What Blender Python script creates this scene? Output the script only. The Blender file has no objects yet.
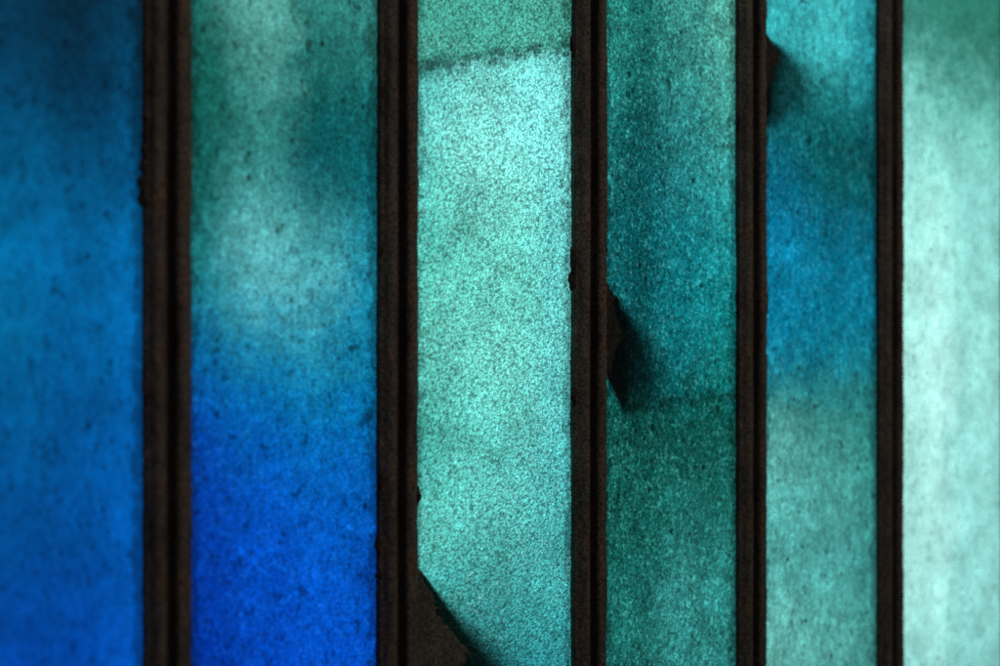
import bpy, bmesh, math, random
from mathutils import Vector, noise
C = bpy.context.scene

# ---------------------------------------------------------------- measures
PITCH = 0.045                     # metres between two lead bars
CC = 0.1013                       # relative depth gained per pitch
VAN, U0 = 2674.92, 167.44         # vanishing point / first bar in the 1000 px wide photograph
F = 60.0 / 36.0 * 1000.0          # focal length in photo pixels (60 mm on 36 mm)
TP = (VAN - 500.0) / F
PHI = math.atan(TP)               # angle between the view axis and the window plane
D0 = PITCH * math.cos(PHI) / CC
# camera: plane y = 0 is the window front, bar k stands at x = k * PITCH
r0 = (U0 - 500.0) / F * D0
sP, cP = math.sin(PHI), math.cos(PHI)
# depth: -cx*cP + d*sP = D0 ; right: -cx*sP - d*cP = r0
cx = -(D0 * cP + r0 * sP)
dist = D0 * sP - r0 * cP
CAM = Vector((cx, -dist, 0.0))

def at(u, v, y=0.0):
    """point of the plane y seen at photo pixel (u, v)"""
    a, b = (u - 500.0) / F, (333.0 - v) / F
    d = Vector((cP + a * sP, sP - a * cP, b))
    return CAM + d * ((y - CAM.y) / d.y)

# ---------------------------------------------------------------- camera
cam = bpy.data.objects.new('camera', bpy.data.cameras.new('camera'))
C.collection.objects.link(cam); C.camera = cam
cam.location = CAM
cam.rotation_euler = (math.radians(90), 0, PHI - math.radians(90))
cam.data.lens = 60.0; cam.data.sensor_width = 36.0
cam.data.clip_start = 0.005; cam.data.clip_end = 100.0
cam.data.dof.use_dof = True
cam.data.dof.focus_distance = D0 * (1 + CC * 1.9)
cam.data.dof.aperture_fstop = 11.0

# ---------------------------------------------------------------- world and lamps
w = bpy.data.worlds.new('World'); C.world = w; w.use_nodes = True
w.node_tree.nodes['Background'].inputs[0].default_value = (0.9, 0.85, 0.8, 1)
w.node_tree.nodes['Background'].inputs[1].default_value = 0.06

def area(name, loc, target, size, power, col):
    l = bpy.data.lights.new(name, 'AREA'); l.shape = 'DISK'; l.size = size; l.energy = power; l.color = col
    o = bpy.data.objects.new(name, l); C.collection.objects.link(o)
    o.location = loc
    o.rotation_euler = (Vector(target) - Vector(loc)).to_track_quat('-Z', 'Y').to_euler()
    return o

area('backlight', (0.06, 0.62, 0.36), (0.10, 0, 0), 0.34, 5.3, (1.0, 0.99, 0.985))
area('backlight_soft', (0.20, 0.60, -0.10), (0.12, 0, 0), 0.5, 0.9, (0.98, 0.99, 1.0))
area('bar_fill', (0.24, -0.50, 0.62), (0.05, 0, 0), 0.20, 2.3, (1.0, 0.91, 0.82))  # added fill without a visible source, brightens the lead bars

C.view_settings.view_transform = 'Standard'; C.view_settings.look = 'None'
C.view_settings.exposure = 0.0; C.view_settings.gamma = 1.0
C.render.engine = 'CYCLES'
C.cycles.use_denoising = False
C.cycles.transparent_max_bounces = 16

# ---------------------------------------------------------------- node helpers
def lin(c):
    return tuple((x / 12.92 if x <= 0.04045 else ((x + 0.055) / 1.055) ** 2.4) for x in (v / 255.0 for v in c)) + (1.0,)

class Nodes:
    def __init__(s, name):
        s.m = bpy.data.materials.new(name); s.m.use_nodes = True
        s.t = s.m.node_tree; s.t.nodes.clear()
        s.out = s.t.nodes.new('ShaderNodeOutputMaterial')
    def link(s, a, b): s.t.links.new(a, b)
    def put(s, sock, v):
        if hasattr(v, 'is_output'): s.link(v, sock)
        else: sock.default_value = v
    def math(s, op, a, b=0.0, c=0.0, clamp=False):
        n = s.t.nodes.new('ShaderNodeMath'); n.operation = op; n.use_clamp = clamp
        s.put(n.inputs[0], a); s.put(n.inputs[1], b); s.put(n.inputs[2], c)
        return n.outputs[0]
    def noise(s, vec, scale, detail=2.0, rough=0.5, dist=0.0):
        n = s.t.nodes.new('ShaderNodeTexNoise')
        s.link(vec, n.inputs['Vector']); n.inputs['Scale'].default_value = scale
        n.inputs['Detail'].default_value = detail; n.inputs['Roughness'].default_value = rough
        n.inputs['Distortion'].default_value = dist
        return n.outputs['Fac']
    def voronoi(s, vec, scale, feature='F1'):
        n = s.t.nodes.new('ShaderNodeTexVoronoi'); n.feature = feature
        s.link(vec, n.inputs['Vector']); n.inputs['Scale'].default_value = scale
        return n
    def mapping(s, vec, loc=(0, 0, 0), scale=(1, 1, 1), rot=(0, 0, 0)):
        n = s.t.nodes.new('ShaderNodeMapping'); s.link(vec, n.inputs[0])
        n.inputs['Location'].default_value = loc; n.inputs['Scale'].default_value = scale
        n.inputs['Rotation'].default_value = rot
        return n.outputs[0]
    def step(s, v, a, b, x=0.0, y=1.0):
        n = s.t.nodes.new('ShaderNodeMapRange'); n.interpolation_type = 'SMOOTHSTEP'
        s.put(n.inputs[0], v)
        for i, q in enumerate((a, b, x, y)): s.put(n.inputs[1 + i], q)
        return n.outputs[0]
    def mix(s, f, a, b, blend='MIX'):
        n = s.t.nodes.new('ShaderNodeMix'); n.data_type = 'RGBA'; n.blend_type = blend
        s.put(n.inputs[0], f); s.put(n.inputs[6], a); s.put(n.inputs[7], b)
        return n.outputs[2]
    def scale(s, col, f):
        n = s.t.nodes.new('ShaderNodeVectorMath'); n.operation = 'SCALE'
        s.link(col, n.inputs[0]); s.put(n.inputs['Scale'], f)
        return n.outputs[0]
    def ramp(s, fac, stops, interp='B_SPLINE'):
        n = s.t.nodes.new('ShaderNodeValToRGB'); s.link(fac, n.inputs[0])
        e = n.color_ramp.elements; n.color_ramp.interpolation = interp
        while len(e) < len(stops): e.new(0.5)
        for i, (p, c) in enumerate(stops): e[i].position = p
        for i, (p, c) in enumerate(stops): e[i].color = c
        return n.outputs[0]

# ---------------------------------------------------------------- materials
def clear_glass():
    n = Nodes('clear glass surface')
    t = n.t.nodes.new('ShaderNodeBsdfTransparent')
    g = n.t.nodes.new('ShaderNodeBsdfGlossy'); g.inputs['Roughness'].default_value = 0.35
    f = n.t.nodes.new('ShaderNodeFresnel'); f.inputs[0].default_value = 1.45
    m = n.t.nodes.new('ShaderNodeMixShader')
    n.link(n.math('MULTIPLY', f.outputs[0], 0.5), m.inputs[0]); n.link(t.outputs[0], m.inputs[1]); n.link(g.outputs[0], m.inputs[2])
    n.link(m.outputs[0], n.out.inputs[0])
    return n.m
CLEAR = clear_glass()

def streaky_glass(name, seed, xl, xr, depth, cols, grain=0.3, mott=0.35, speck=0.5, warp=1.0, ext=(1, 1), line=None, bump=0.4, pale=0.2, gsize=66.0, pebble=0.0, cloud=0.25, glint=0.0, flake=(0.05, 0.42, 0.50), grime=0.5):
    """streaky cathedral glass: cols = [(u, [(photo row, rgb), ...]), ...] is the streak colour, with soft light and shade painted in, across and down the sheet"""
    n = Nodes(name)
    tc = n.t.nodes.new('ShaderNodeTexCoord')
    P = n.mapping(tc.outputs['Object'], scale=(1 / PITCH,) * 3)          # pitch units
    Q = n.mapping(P, loc=(seed * 3.7, seed * 1.3, seed * 7.1))
    sx = n.t.nodes.new('ShaderNodeSeparateXYZ'); n.link(tc.outputs['Object'], sx.inputs[0])
    H = 666.0 / F * depth
    wl = n.math('SUBTRACT', n.noise(Q, 2.2, 3.0), 0.5)
    wm = n.math('SUBTRACT', n.noise(n.mapping(Q, loc=(5, 2, 9)), 11.0, 4.0, 0.65), 0.5)
    wf = n.math('SUBTRACT', n.noise(n.mapping(Q, loc=(1, 6, 3)), 38.0, 2.0, 0.6), 0.5)
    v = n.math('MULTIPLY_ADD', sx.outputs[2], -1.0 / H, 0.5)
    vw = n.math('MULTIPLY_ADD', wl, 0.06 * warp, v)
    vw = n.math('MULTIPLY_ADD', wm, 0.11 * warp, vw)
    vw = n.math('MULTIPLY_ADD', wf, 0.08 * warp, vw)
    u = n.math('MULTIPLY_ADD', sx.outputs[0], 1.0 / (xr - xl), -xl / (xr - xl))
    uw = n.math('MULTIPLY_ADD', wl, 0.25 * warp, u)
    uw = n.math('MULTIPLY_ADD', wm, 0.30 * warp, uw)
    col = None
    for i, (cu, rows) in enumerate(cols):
        r = n.ramp(vw, [(min(1, max(0, y / 666.0)), lin(c)) for y, c in rows])  # stops hold streak hue plus painted bright and shaded areas
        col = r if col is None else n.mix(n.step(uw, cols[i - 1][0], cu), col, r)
    # cloudy mottling, fine vertical seeds, pits
    m1 = n.noise(n.mapping(Q, loc=(3, 3, 3)), 9.0, 5.0, 0.7, 0.4)
    m2 = n.noise(n.mapping(Q, loc=(8, 1, 4), scale=(1.5, 1, 0.75)), 26.0, 4.0, 0.65, 0.8)
    f = n.math('MULTIPLY_ADD', n.math('SUBTRACT', m1, 0.5), 2.4 * mott, 1.0)
    f = n.math('MULTIPLY', f, n.math('MULTIPLY_ADD', n.math('SUBTRACT', m2, 0.5), 3.4 * mott, 1.0))
    # hammered grain, the light and dark of its relief painted into the colour
    gq = n.mapping(Q, loc=(2, 7, 5), scale=(1.0, 1.0, 1.0), rot=(0, 0.5, 0))
    g = n.noise(gq, gsize, 3.0, 0.66, 0.8)
    gv = n.math('SUBTRACT', g, 0.5)
    f = n.math('MULTIPLY', f, n.math('MAXIMUM', n.math('MULTIPLY_ADD', gv, 4.0 * grain, 1.0), 0.12))
    if pebble:                                        # rolled pebbly relief, its bright domes and shaded valleys painted into the colour
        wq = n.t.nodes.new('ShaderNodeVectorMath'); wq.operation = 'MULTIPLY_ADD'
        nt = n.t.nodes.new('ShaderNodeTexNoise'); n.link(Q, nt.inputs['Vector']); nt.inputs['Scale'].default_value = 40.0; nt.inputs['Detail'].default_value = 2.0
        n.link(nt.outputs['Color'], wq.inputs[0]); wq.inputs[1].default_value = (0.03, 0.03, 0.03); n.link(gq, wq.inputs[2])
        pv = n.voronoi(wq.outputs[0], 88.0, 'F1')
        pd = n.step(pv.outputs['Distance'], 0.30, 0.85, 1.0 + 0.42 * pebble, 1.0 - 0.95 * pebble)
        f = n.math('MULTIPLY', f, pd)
        g = n.math('MULTIPLY_ADD', pv.outputs['Distance'], -0.8, g)
    if glint:  # sparkle of bright facets, painted into the colour
        gl = n.step(n.noise(n.mapping(Q, loc=(3, 8, 2)), 72.0, 2.0, 0.6, 0.5), 0.57, 0.68)
        gl = n.math('MULTIPLY', gl, n.step(n.noise(n.mapping(Q, loc=(1, 1, 5)), 5.0, 3.0, 0.6), 0.42, 0.62))
    cl = n.noise(n.mapping(Q, loc=(9, 5, 1)), 4.2, 4.0, 0.6, 0.3)
    f = n.math('MULTIPLY', f, n.math('MULTIPLY_ADD', n.math('SUBTRACT', cl, 0.5), 2.4 * cloud, 1.0))
    # dark seeds
    s1 = n.noise(n.mapping(Q, loc=(6, 4, 8), scale=(1.25, 1, 0.8)), 17.0, 2.0, 0.55)
    s1 = n.step(s1, 0.63, 0.74)
    s2 = n.noise(n.mapping(Q, loc=(9, 9, 2), scale=(1.35, 1, 0.7)), 36.0, 1.5, 0.5)
    s2 = n.step(s2, 0.61, 0.73)
    vo = n.voronoi(n.mapping(Q, loc=(4, 4, 4), scale=(1.2, 1, 0.9)), 13.0)
    vs = n.step(vo.outputs['Distance'], 0.09, 0.22, 1.0, 0.0)
    sc = n.t.nodes.new('ShaderNodeSeparateColor'); n.link(vo.outputs['Color'], sc.inputs[0])
    vs = n.math('MULTIPLY', vs, n.step(sc.outputs[0], 0.60, 0.95))
    sp = n.math('MAXIMUM', n.math('MULTIPLY', s1, 0.75), n.math('MAXIMUM', n.math('MULTIPLY', s2, 0.6), vs))
    f = n.math('MULTIPLY', f, n.math('MULTIPLY_ADD', sp, -speck, 1.0))
    # pale bubbles
    pl = n.step(n.noise(n.mapping(Q, loc=(7, 3, 1), scale=(1.2, 1, 0.9)), 46.0, 3.0, 0.7, 1.0), 0.48, 0.68)
    f = n.math('MULTIPLY', f, n.math('MULTIPLY_ADD', pl, 4.0 * pale, 1.0))
    col = n.mix(n.math('MULTIPLY', pl, pale * 0.9), col, flake + (1,))
    # dirt gathered in the corners beside the lead
    ed = n.math('MINIMUM', u, n.math('SUBTRACT', 1.0, u))
    dn = n.noise(n.mapping(Q, loc=(5, 5, 5), scale=(1, 1, 0.6)), 22.0, 5.0, 0.7)
    dt = n.step(n.math('SUBTRACT', ed, n.math('MULTIPLY', n.math('SUBTRACT', dn, 0.40), 0.22)), 0.0, 0.035, 1.0, 0.0)
    f = n.math('MULTIPLY', f, n.math('MULTIPLY_ADD', dt, -grime, 1.0))
    if line:                                          # a dark line across the sheet; where up is set, a painted shade edge
        pu, (va, vb, vc), wd, up = line
        q = n.math('MULTIPLY', u, u)
        lv = n.math('ADD', va, n.math('ADD', n.math('MULTIPLY', u, vb), n.math('MULTIPLY', q, vc)))
        dv = n.math('SUBTRACT', n.math('MULTIPLY_ADD', wf, 0.03, v), lv)
        dv = n.math('MULTIPLY_ADD', wm, 0.022, dv)
        lm = n.step(n.math('ABSOLUTE', dv), wd * 0.2, wd, 1.0, 0.0)
        lm = n.math('MULTIPLY', lm, n.step(n.noise(n.mapping(Q, loc=(2, 2, 2)), 14.0, 4.0, 0.7), 0.36, 0.60, 0.25, 1.25))
        f = n.math('MULTIPLY', f, n.math('MAXIMUM', n.math('MULTIPLY_ADD', lm, -pu, 1.0), 0.1))
        if up:
            above = n.step(dv, -0.010, 0.006, 1.0, 0.0)
            col = n.mix(above, col, lin(up))  # shaded tone above the line, painted into the colour
    col = n.scale(col, n.math('MAXIMUM', f, 0.03))
    if glint: col = n.mix(n.math('MULTIPLY', gl, glint), col, (0.42, 0.96, 0.92, 1))
    bp = n.t.nodes.new('ShaderNodeBump'); bp.inputs['Strength'].default_value = bump
    bp.inputs['Distance'].default_value = 0.0006; n.link(g, bp.inputs['Height'])
    tr = n.t.nodes.new('ShaderNodeBsdfTranslucent'); n.link(col, tr.inputs[0]); n.link(bp.outputs[0], tr.inputs['Normal'])
    df = n.t.nodes.new('ShaderNodeBsdfDiffuse'); n.link(n.scale(col, 0.5), df.inputs[0]); n.link(bp.outputs[0], df.inputs['Normal'])
    mx = n.t.nodes.new('ShaderNodeMixShader'); mx.inputs[0].default_value = 0.06
    n.link(tr.outputs[0], mx.inputs[1]); n.link(df.outputs[0], mx.inputs[2])
    n.link(mx.outputs[0], n.out.inputs[0])
    return n.m

def dark_lead(name, base, seed, lo=0.55, hi=1.5):
    n = Nodes(name)
    tc = n.t.nodes.new('ShaderNodeTexCoord')
    P = n.mapping(tc.outputs['Object'], loc=(seed, seed * 2, seed * 3), scale=(1 / PITCH,) * 3)
    a = n.noise(n.mapping(P, scale=(1, 1, 0.35)), 12.0, 5.0, 0.65)
    b = n.noise(P, 75.0, 3.0, 0.7)
    f = n.math('MULTIPLY_ADD', n.math('SUBTRACT', a, 0.5), 2.4, 1.0)
    f = n.math('MULTIPLY', f, n.math('MULTIPLY_ADD', n.math('SUBTRACT', b, 0.5), 4.0, 1.0))
    f = n.math('MAXIMUM', f, 0.15)
    rust = n.step(n.noise(n.mapping(P, loc=(4, 4, 4)), 5.0, 4.0, 0.6), 0.42, 0.68)
    col = n.mix(rust, base + (1,), (base[0] * 1.25, base[1] * 0.92, base[2] * 0.8, 1))
    col = n.scale(col, f)
    bp = n.t.nodes.new('ShaderNodeBump'); bp.inputs['Strength'].default_value = 0.6
    bp.inputs['Distance'].default_value = 0.0006
    n.link(n.math('ADD', n.math('MULTIPLY', a, 1.0), n.math('MULTIPLY', b, 0.5)), bp.inputs['Height'])
    s = n.t.nodes.new('ShaderNodeBsdfPrincipled')
    n.link(col, s.inputs['Base Color']); s.inputs['Roughness'].default_value = 0.75
    s.inputs['Specular IOR Level'].default_value = 0.2
    n.link(bp.outputs[0], s.inputs['Normal']); n.link(s.outputs[0], n.out.inputs[0])
    return n.m
LEAD = dark_lead('oxidised lead', (0.054, 0.047, 0.040), 1.0)
PUTTY = dark_lead('dried black putty', (0.014, 0.010, 0.012), 4.0)
BLACK = dark_lead('blackened iron', (0.028, 0.025, 0.020), 9.0)
IRON = dark_lead('rusty iron', (0.085, 0.084, 0.064), 7.0)

# ---------------------------------------------------------------- geometry
ZB, ZT = -0.125, 0.125
HW = 0.0910 * PITCH
GY = 0.0009                                            # glass thickness

root = bpy.data.objects.new('stained_glass_window', None); C.collection.objects.link(root)
root.location = (2 * PITCH, 0, ZB)
root['label'] = 'backlit leaded window of upright blue and teal textured glass strips between dark lead bars'
root['category'] = 'window'; root['kind'] = 'thing'

def build(name, bm, mats, parent, origin, label=None, smooth=False):
    """link bm (world coordinates) as one mesh object with its origin at `origin`"""
    bmesh.ops.recalc_face_normals(bm, faces=bm.faces[:])
    me = bpy.data.meshes.new(name)
    for v in bm.verts: v.co -= Vector(origin)
    for f in bm.faces: f.smooth = smooth
    bm.to_mesh(me); bm.free()
    for m in (mats if isinstance(mats, (list, tuple)) else [mats]): me.materials.append(m)
    o = bpy.data.objects.new(name, me); C.collection.objects.link(o)
    o.parent = parent
    base = Vector((0, 0, 0)); p = parent
    while p is not None: base += p.location; p = p.parent
    o.location = Vector(origin) - base
    if label: o['label'] = label
    return o

def pane(k, mat, label):
    """glass strip between bar k-1 and bar k; rear face is the coloured layer"""
    xl, xr = (k - 1 + 0.05) * PITCH, (k - 0.05) * PITCH
    bm = bmesh.new()
    nx, nz = 6, 40
    rnd = random.Random(k)
    grid = {}
    for side, y in ((0, 0.0), (1, GY)):
        for i in range(nx + 1):
            for j in range(nz + 1):
                x = xl + (xr - xl) * i / nx; z = ZB + (ZT - ZB) * j / nz
                dy = 0.00025 * noise.noise(Vector((x * 60, side * 9 + k, z * 40)))
                grid[side, i, j] = bm.verts.new((x, y + dy, z))
    for side in (0, 1):
        for i in range(nx):
            for j in range(nz):
                f = bm.faces.new([grid[side, a, b] for a, b in ((i, j), (i + 1, j), (i + 1, j + 1), (i, j + 1))])
                f.material_index = side
    for i in range(nx):
        for j in (0, nz):
            bm.faces.new([grid[0, i, j], grid[0, i + 1, j], grid[1, i + 1, j], grid[1, i, j]])
    for j in range(nz):
        for i in (0, nx):
            bm.faces.new([grid[0, i, j], grid[0, i, j + 1], grid[1, i, j + 1], grid[1, i, j]])
    return build('glass_pane', bm, [CLEAR, mat], root, ((k - 0.5) * PITCH, 0, 0), label, smooth=False)

# front profile of a lead bar in units of its half width: (x, y towards the room)
PROFILE = [(-1.0, -0.02), (-1.0, 0.06), (-0.93, 0.10), (-0.84, 0.13), (-0.78, 0.26), (-0.70, 0.36), (-0.58, 0.40), (-0.44, 0.41), (-0.32, 0.38),
           (-0.25, 0.28), (-0.21, 0.05), (-0.17, -0.12), (0.02, -0.16), (0.17, -0.12), (0.20, 0.05), (0.23, 0.28), (0.30, 0.38), (0.44, 0.41), (0.58, 0.40),
           (0.70, 0.36), (0.78, 0.26), (0.84, 0.13), (0.93, 0.10), (1.0, 0.06), (1.0, -0.02),
           (1.0, -0.30), (0.8, -0.42), (0.45, -0.7), (0, -0.8), (-0.45, -0.7), (-0.8, -0.42), (-1.0, -0.30)]

def bar(k, label=None):
    bm = bmesh.new()
    nz = 420; rings = []
    for j in range(nz + 1):
        z = ZB - 0.004 + (ZT - ZB + 0.008) * j / nz
        ring = []
        for i, (px, py) in enumerate(PROFILE):
            a = noise.noise(Vector((px * 2.0 + k * 7.3, py * 2.0, z * 90))) * 0.034
            b = noise.noise(Vector((px * 6.0 + k * 3.1, py * 6.0, z * 420))) * 0.034
            c = noise.noise(Vector((px * 9.0 + k * 5.7, py * 9.0, z * 1100))) * 0.026
            e = a + b + c
            s = 1.0 + e
            bend = noise.noise(Vector((k * 4.1, 2.0, z * 14))) * 0.05 * HW
            ring.append(bm.verts.new(((k + 0.001 + (0.03 if k == 5 else 0)) * PITCH + px * s * HW + (a * 0.4) * HW + bend, -py * (1 + e * 1.6) * HW, z)))
        rings.append(ring)
    m = len(PROFILE)
    for j in range(nz):
        for i in range(m):
            bm.faces.new((rings[j][i], rings[j][(i + 1) % m], rings[j + 1][(i + 1) % m], rings[j + 1][i]))
    bm.faces.new(rings[0]); bm.faces.new(rings[-1])
    return build('lead_bar', bm, LEAD, root, (k * PITCH, 0, 0), label, smooth=True)

def crumbs(parent, spots, label=None):
    """dried putty crumbs squeezed out at a bar's edge: spots = (u, v, radius in photo px)"""
    for q, (u, v, rx, rz) in enumerate(spots):
        bm = bmesh.new()
        p = at(u, v, -0.0002); s = (p - CAM).length / F
        r = bmesh.ops.create_icosphere(bm, subdivisions=3, radius=1.0)
        for vt in r['verts']:
            d = max(0.25, 1 + 0.9 * noise.noise(vt.co * 1.6 + Vector((q * 5.1 + u, 0, 0))) + 0.5 * noise.noise(vt.co * 4.0 + Vector((q * 2.3, u, 0))))
            vt.co = Vector((p.x + vt.co.x * rx * s * d, p.y + vt.co.y * 0.0004 * d, p.z + vt.co.z * rz * s * d))
        build('putty', bm, PUTTY, parent, tuple(p), label, smooth=True)

def bracket(parent, rows, label, let=0.0, mat=None):
    """iron bracket at a bar's side, its inner part let into the glass, its outer edge standing off behind it.
    rows = (photo row, inner u, outer u, stand-off of the outer edge in mm)"""
    n = 28; sub = 6
    fine = []
    for a, b in zip(rows, rows[1:]):
        for q in range(sub):
            fine.append([x + (y - x) * q / sub for x, y in zip(a, b)])
    fine.append(list(rows[-1]))
    bm = bmesh.new(); fr, bk = [], []
    for v, ui, uo, g in fine:
        ra, rb = [], []
        uo += 2.2 * noise.noise(Vector((v * 0.11, uo * 0.05, 3.0))) + 1.2 * noise.noise(Vector((v * 0.4, 0, 8.0)))
        for i in range(n + 1):
            t = i / n
            pr = (v - rows[0][0]) / (rows[-1][0] - rows[0][0])
            lt = let * (max(0.6, 1.72 - 1.1 * pr) if mat is None else max(0.0, 1.6 - 2.0 * pr)) * (1 + 0.30 * noise.noise(Vector((v * 0.05, 5.0, uo * 0.01))) + 0.16 * noise.noise(Vector((v * 0.3, 1.0, 0))))
            lt = min(lt, 1.0 - 0.02 * min(g, 10))
            gap = (-0.9 if t < lt else 0.05 + max(0.0, g) * max(0.0, (t - lt) / max(0.05, 1 - lt)) ** 1.1) * 0.001
            p = at(ui + (uo - ui) * t, v, GY)
            lift = max(0.0, gap)
            co = Vector((p.x - 0.07 * lift, GY + 0.0004 + gap + 0.00015 * noise.noise(p * 900), p.z + 0.52 * lift))
            ra.append(bm.verts.new(co)); rb.append(bm.verts.new(co + Vector((0, 0.0022, 0))))
        fr.append(ra); bk.append(rb)
    m = len(fine)
    for j in range(m - 1):
        for i in range(n):
            bm.faces.new((fr[j][i], fr[j][i + 1], fr[j + 1][i + 1], fr[j + 1][i]))
            bm.faces.new((bk[j][i], bk[j + 1][i], bk[j + 1][i + 1], bk[j][i + 1]))
        for i in (0, n):
            bm.faces.new((fr[j][i], fr[j + 1][i], bk[j + 1][i], bk[j][i]))
    for j in (0, m - 1):
        for i in range(n):
            bm.faces.new((fr[j][i], bk[j][i], bk[j][i + 1], fr[j][i + 1]))
    return build('bracket', bm, mat or IRON, parent, tuple(at(rows[0][1], rows[0][0], 0)), label, smooth=True)

# ---------------------------------------------------------------- glass strips
def dep(k): return D0 * (1 + CC * (k - 0.5))
def glass(k, name, cols, label, **kw):
    # local x of the visible strip edges
    xl, xr = (-0.5 + 0.093) * PITCH, (0.5 - 0.093) * PITCH
    m = streaky_glass(name, k + 1.0, xl, xr, dep(k), cols, **kw)
    return pane(k, m, label)

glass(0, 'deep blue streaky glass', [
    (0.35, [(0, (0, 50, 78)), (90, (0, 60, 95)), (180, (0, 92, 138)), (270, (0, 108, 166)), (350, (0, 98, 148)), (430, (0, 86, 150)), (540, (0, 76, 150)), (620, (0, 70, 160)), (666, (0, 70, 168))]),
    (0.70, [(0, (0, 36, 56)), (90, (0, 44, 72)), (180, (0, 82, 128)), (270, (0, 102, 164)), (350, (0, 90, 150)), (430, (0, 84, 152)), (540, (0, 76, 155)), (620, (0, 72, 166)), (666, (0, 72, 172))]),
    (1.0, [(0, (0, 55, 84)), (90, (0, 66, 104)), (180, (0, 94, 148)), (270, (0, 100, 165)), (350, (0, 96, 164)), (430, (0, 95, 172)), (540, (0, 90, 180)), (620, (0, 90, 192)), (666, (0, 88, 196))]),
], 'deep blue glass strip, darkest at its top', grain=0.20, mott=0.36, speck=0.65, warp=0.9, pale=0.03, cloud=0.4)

glass(1, 'teal to cobalt streaky glass', [
    (0.05, [(0, (28, 108, 100)), (70, (14, 92, 82)), (150, (12, 86, 80)), (230, (26, 108, 106)), (290, (28, 128, 142)), (330, (5, 112, 152)), (380, (0, 86, 158)), (430, (0, 70, 168)), (520, (0, 60, 172)), (666, (0, 54, 168))]),
    (0.38, [(0, (92, 170, 160)), (60, (72, 150, 142)), (120, (42, 122, 116)), (180, (52, 135, 134)), (240, (92, 182, 184)), (285, (86, 180, 190)), (330, (35, 145, 172)), (380, (0, 116, 172)), (440, (0, 92, 184)), (530, (0, 80, 200)), (666, (0, 74, 204))]),
    (0.68, [(0, (44, 124, 116)), (60, (24, 102, 98)), (120, (2, 78, 80)), (180, (4, 88, 95)), (240, (62, 158, 164)), (285, (82, 178, 190)), (330, (44, 152, 172)), (380, (8, 128, 172)), (440, (0, 106, 186)), (530, (0, 88, 200)), (666, (0, 78, 204))]),
    (1.0, [(0, (50, 130, 124)), (60, (26, 108, 104)), (120, (8, 94, 98)), (180, (6, 104, 116)), (240, (22, 132, 152)), (290, (25, 136, 166)), (340, (6, 126, 164)), (400, (0, 114, 168)), (470, (0, 98, 182)), (560, (0, 86, 198)), (666, (0, 78, 200))]),
], 'glass strip that turns from mottled teal to cobalt blue', grain=0.40, mott=0.36, speck=0.75, warp=1.0, pale=0.07, pebble=0.30)

glass(2, 'pale aqua hammered glass', [
    (0.0, [(40, (77, 177, 167)), (90, (97, 209, 202)), (140, (115, 225, 217)), (220, (78, 190, 177)), (300, (94, 209, 192)), (370, (111, 227, 211)), (430, (65, 177, 165)), (500, (100, 213, 200)), (560, (80, 190, 182)), (640, (43, 151, 152)), (666, (37, 141, 146))]),
    (0.5, [(40, (103, 209, 198)), (90, (135, 242, 236)), (160, (144, 248, 238)), (230, (111, 219, 202)), (300, (113, 225, 209)), (360, (128, 240, 225)), (440, (92, 204, 196)), (500, (108, 217, 209)), (570, (78, 188, 183)), (640, (55, 165, 167)), (666, (51, 158, 165))]),
    (1.0, [(40, (103, 211, 203)), (90, (133, 240, 236)), (160, (127, 236, 231)), (230, (107, 215, 213)), (300, (108, 219, 215)), (360, (111, 223, 219)), (440, (88, 200, 200)), (500, (82, 192, 192)), (570, (74, 186, 186)), (640, (59, 173, 177)), (666, (53, 165, 173))]),
], 'brightest hammered aqua glass strip with a dark line near its top', grain=0.60, mott=0.20, speck=0.25, warp=0.7, bump=1.0, pale=0.10, gsize=80.0, pebble=0.56, cloud=0.50, glint=0.55,
    line=(0.58, (0.116, -0.060, 0.0), 0.018, (74, 172, 155)))

glass(3, 'dark teal streaky glass', [  # dark rows also carry painted shade around the bracket
    (0.0, [(0, (34, 126, 116)), (80, (28, 118, 112)), (160, (20, 112, 112)), (230, (6, 92, 95)), (300, (2, 92, 98)), (370, (12, 102, 104)), (405, (14, 102, 92)), (450, (8, 82, 72)), (530, (10, 88, 81)), (600, (20, 102, 96)), (666, (20, 104, 98))]),
    (0.28, [(0, (22, 106, 98)), (80, (14, 94, 92)), (160, (4, 82, 86)), (230, (0, 80, 85)), (300, (0, 82, 88)), (370, (2, 84, 88)), (405, (4, 82, 75)), (450, (6, 78, 70)), (530, (12, 91, 84)), (600, (26, 112, 106)), (666, (26, 110, 104))]),
    (0.6, [(0, (54, 138, 128)), (80, (44, 130, 126)), (160, (28, 124, 126)), (230, (8, 112, 122)), (300, (4, 116, 126)), (370, (6, 108, 114)), (405, (0, 76, 70)), (450, (6, 78, 70)), (530, (22, 104, 98)), (600, (52, 146, 143)), (666, (44, 136, 133))]),
    (1.0, [(0, (78, 160, 144)), (80, (66, 152, 142)), (160, (46, 142, 140)), (230, (18, 136, 140)), (300, (8, 134, 140)), (370, (6, 116, 114)), (420, (2, 82, 74)), (460, (8, 88, 80)), (530, (22, 104, 98)), (600, (40, 134, 130)), (666, (36, 126, 122))]),
], 'dark teal glass strip, greener below a faint curved line', grain=0.66, mott=0.52, speck=0.85, warp=1.35, pale=0.20, pebble=0.45, cloud=0.5, flake=(0.10, 0.36, 0.34),
    line=(0.45, (0.617, -0.03, 0.01), 0.012, None))

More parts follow.
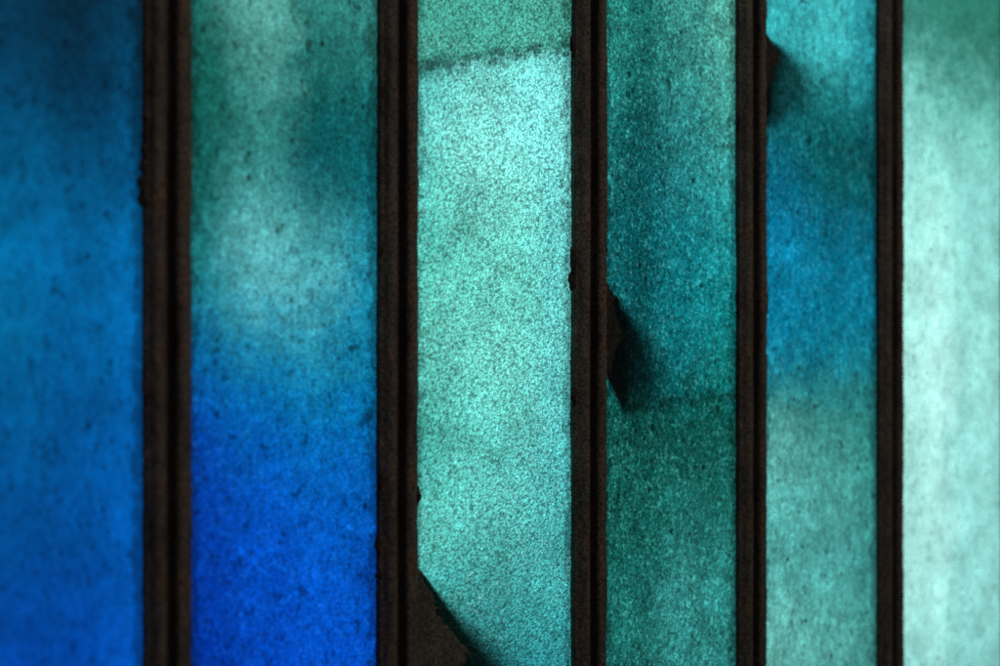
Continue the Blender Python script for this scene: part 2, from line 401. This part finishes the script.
glass(4, 'teal glass with a blue band', [  # dark rows below the top include the bracket's shade, painted in
    (0.1, [(0, (46, 168, 174)), (60, (52, 172, 176)), (96, (16, 110, 114)), (140, (0, 84, 94)), (185, (0, 96, 122)), (230, (0, 114, 152)), (300, (0, 122, 158)), (360, (0, 118, 146)), (400, (45, 135, 132)), (440, (88, 164, 154)), (500, (80, 168, 164)), (560, (80, 170, 166)), (610, (96, 178, 170)), (666, (94, 174, 166))]),
    (0.6, [(0, (58, 170, 174)), (60, (54, 166, 170)), (98, (6, 96, 100)), (150, (0, 78, 80)), (195, (0, 84, 92)), (235, (0, 102, 130)), (300, (0, 112, 142)), (360, (0, 110, 130)), (400, (38, 126, 124)), (440, (60, 140, 134)), (500, (74, 158, 154)), (560, (72, 158, 156)), (610, (78, 164, 158)), (666, (84, 166, 158))]),
    (1.0, [(0, (34, 142, 152)), (60, (30, 136, 146)), (100, (6, 98, 106)), (150, (0, 78, 84)), (195, (0, 80, 86)), (235, (0, 104, 128)), (300, (0, 112, 142)), (360, (0, 108, 126)), (410, (34, 118, 116)), (450, (42, 128, 122)), (500, (52, 138, 134)), (560, (60, 148, 144)), (610, (60, 146, 140)), (666, (66, 148, 140))]),
], 'teal glass strip with a dark blue band across its middle', grain=0.40, mott=0.52, speck=0.80, warp=0.9, pale=0.14, cloud=0.45, flake=(0.10, 0.40, 0.40))

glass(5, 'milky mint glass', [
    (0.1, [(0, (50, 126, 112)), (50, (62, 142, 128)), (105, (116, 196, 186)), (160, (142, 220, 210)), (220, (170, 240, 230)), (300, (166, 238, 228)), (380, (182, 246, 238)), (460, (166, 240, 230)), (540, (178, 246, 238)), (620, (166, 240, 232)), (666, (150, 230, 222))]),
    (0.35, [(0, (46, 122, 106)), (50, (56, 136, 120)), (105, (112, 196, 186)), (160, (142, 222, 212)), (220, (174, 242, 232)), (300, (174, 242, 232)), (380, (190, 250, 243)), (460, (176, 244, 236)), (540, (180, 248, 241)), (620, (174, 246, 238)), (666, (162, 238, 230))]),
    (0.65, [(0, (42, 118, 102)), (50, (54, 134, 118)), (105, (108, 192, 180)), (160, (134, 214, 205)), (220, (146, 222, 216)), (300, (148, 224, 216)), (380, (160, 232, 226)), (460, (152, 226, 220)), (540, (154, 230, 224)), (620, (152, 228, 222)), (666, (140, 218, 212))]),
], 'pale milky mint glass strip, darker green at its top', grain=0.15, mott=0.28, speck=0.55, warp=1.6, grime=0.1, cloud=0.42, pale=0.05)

# ---------------------------------------------------------------- lead bars, putty and brackets
bars = {}
BL = {0: 'widest dark lead bar, between the deep blue strip and the teal to cobalt strip',
      1: 'dark lead bar between the cobalt strip and the brightest aqua strip',
      2: 'dark lead bar between the brightest aqua strip and the dark teal strip',
      3: 'dark lead bar between the dark teal strip and the strip with a blue band',
      4: 'narrowest dark lead bar, beside the milky mint strip'}
for k in (-1, 0, 1, 2, 3, 4, 5):
    bars[k] = bar(k, BL.get(k))

crumbs(bars[0], [(145, 132, 3, 8), (144, 150, 3, 6), (143, 166, 4, 7), (142, 185, 4, 10), (143, 200, 5, 7), (146, 398, 3, 8), (145, 120, 2, 6)])
crumbs(bars[1], [(379, 575, 3, 4), (378, 546, 3, 9), (380, 250, 3, 6), (418, 496, 3, 7), (380, 480, 2, 10)])
crumbs(bars[2], [(573, 262, 3.5, 14), (572, 282, 4, 8), (574, 395, 3, 7), (605, 250, 2, 8), (573, 45, 3, 10)])
crumbs(bars[3], [(738, 120, 2.5, 10), (766, 300, 2, 12), (738, 300, 2, 14)])

bracket(bars[1], [(556, 404, 413, 0), (565, 404, 418, 0), (583, 404, 432, 0.3), (603, 404, 450, 2.0), (620, 404, 470, 5.0), (640, 404, 496, 9.0),
                  (660, 404, 518, 13.0), (690, 404, 540, 15.0), (730, 404, 530, 12.0)], 'greenish brown bracket showing through the brightest aqua strip', 0.50)
bracket(bars[2], [(276, 596, 602, 0), (285, 596, 608, 0.4), (298, 596, 619, 1.6), (312, 596, 630, 4.0), (328, 597, 642, 7.5), (345, 599, 654, 11.0), (360, 603, 662, 14.0),
                  (380, 609, 663, 15.0), (396, 617, 654, 12.0), (408, 624, 642, 7.0)], 'blurred black bracket showing through the dark teal strip', 0.55, BLACK)
bracket(bars[3], [(33, 757, 766, 0), (40, 757, 772, 0.8), (48, 757, 782, 3.0), (56, 757, 792, 6.5), (66, 757, 801, 11.0), (78, 757, 808, 15.0), (90, 757, 808, 17.0),
                  (102, 757, 798, 13.0), (112, 757, 784, 7.0), (121, 757, 769, 1.0)], 'blurred black bracket showing through the strip with a blue band', 0.55, BLACK)
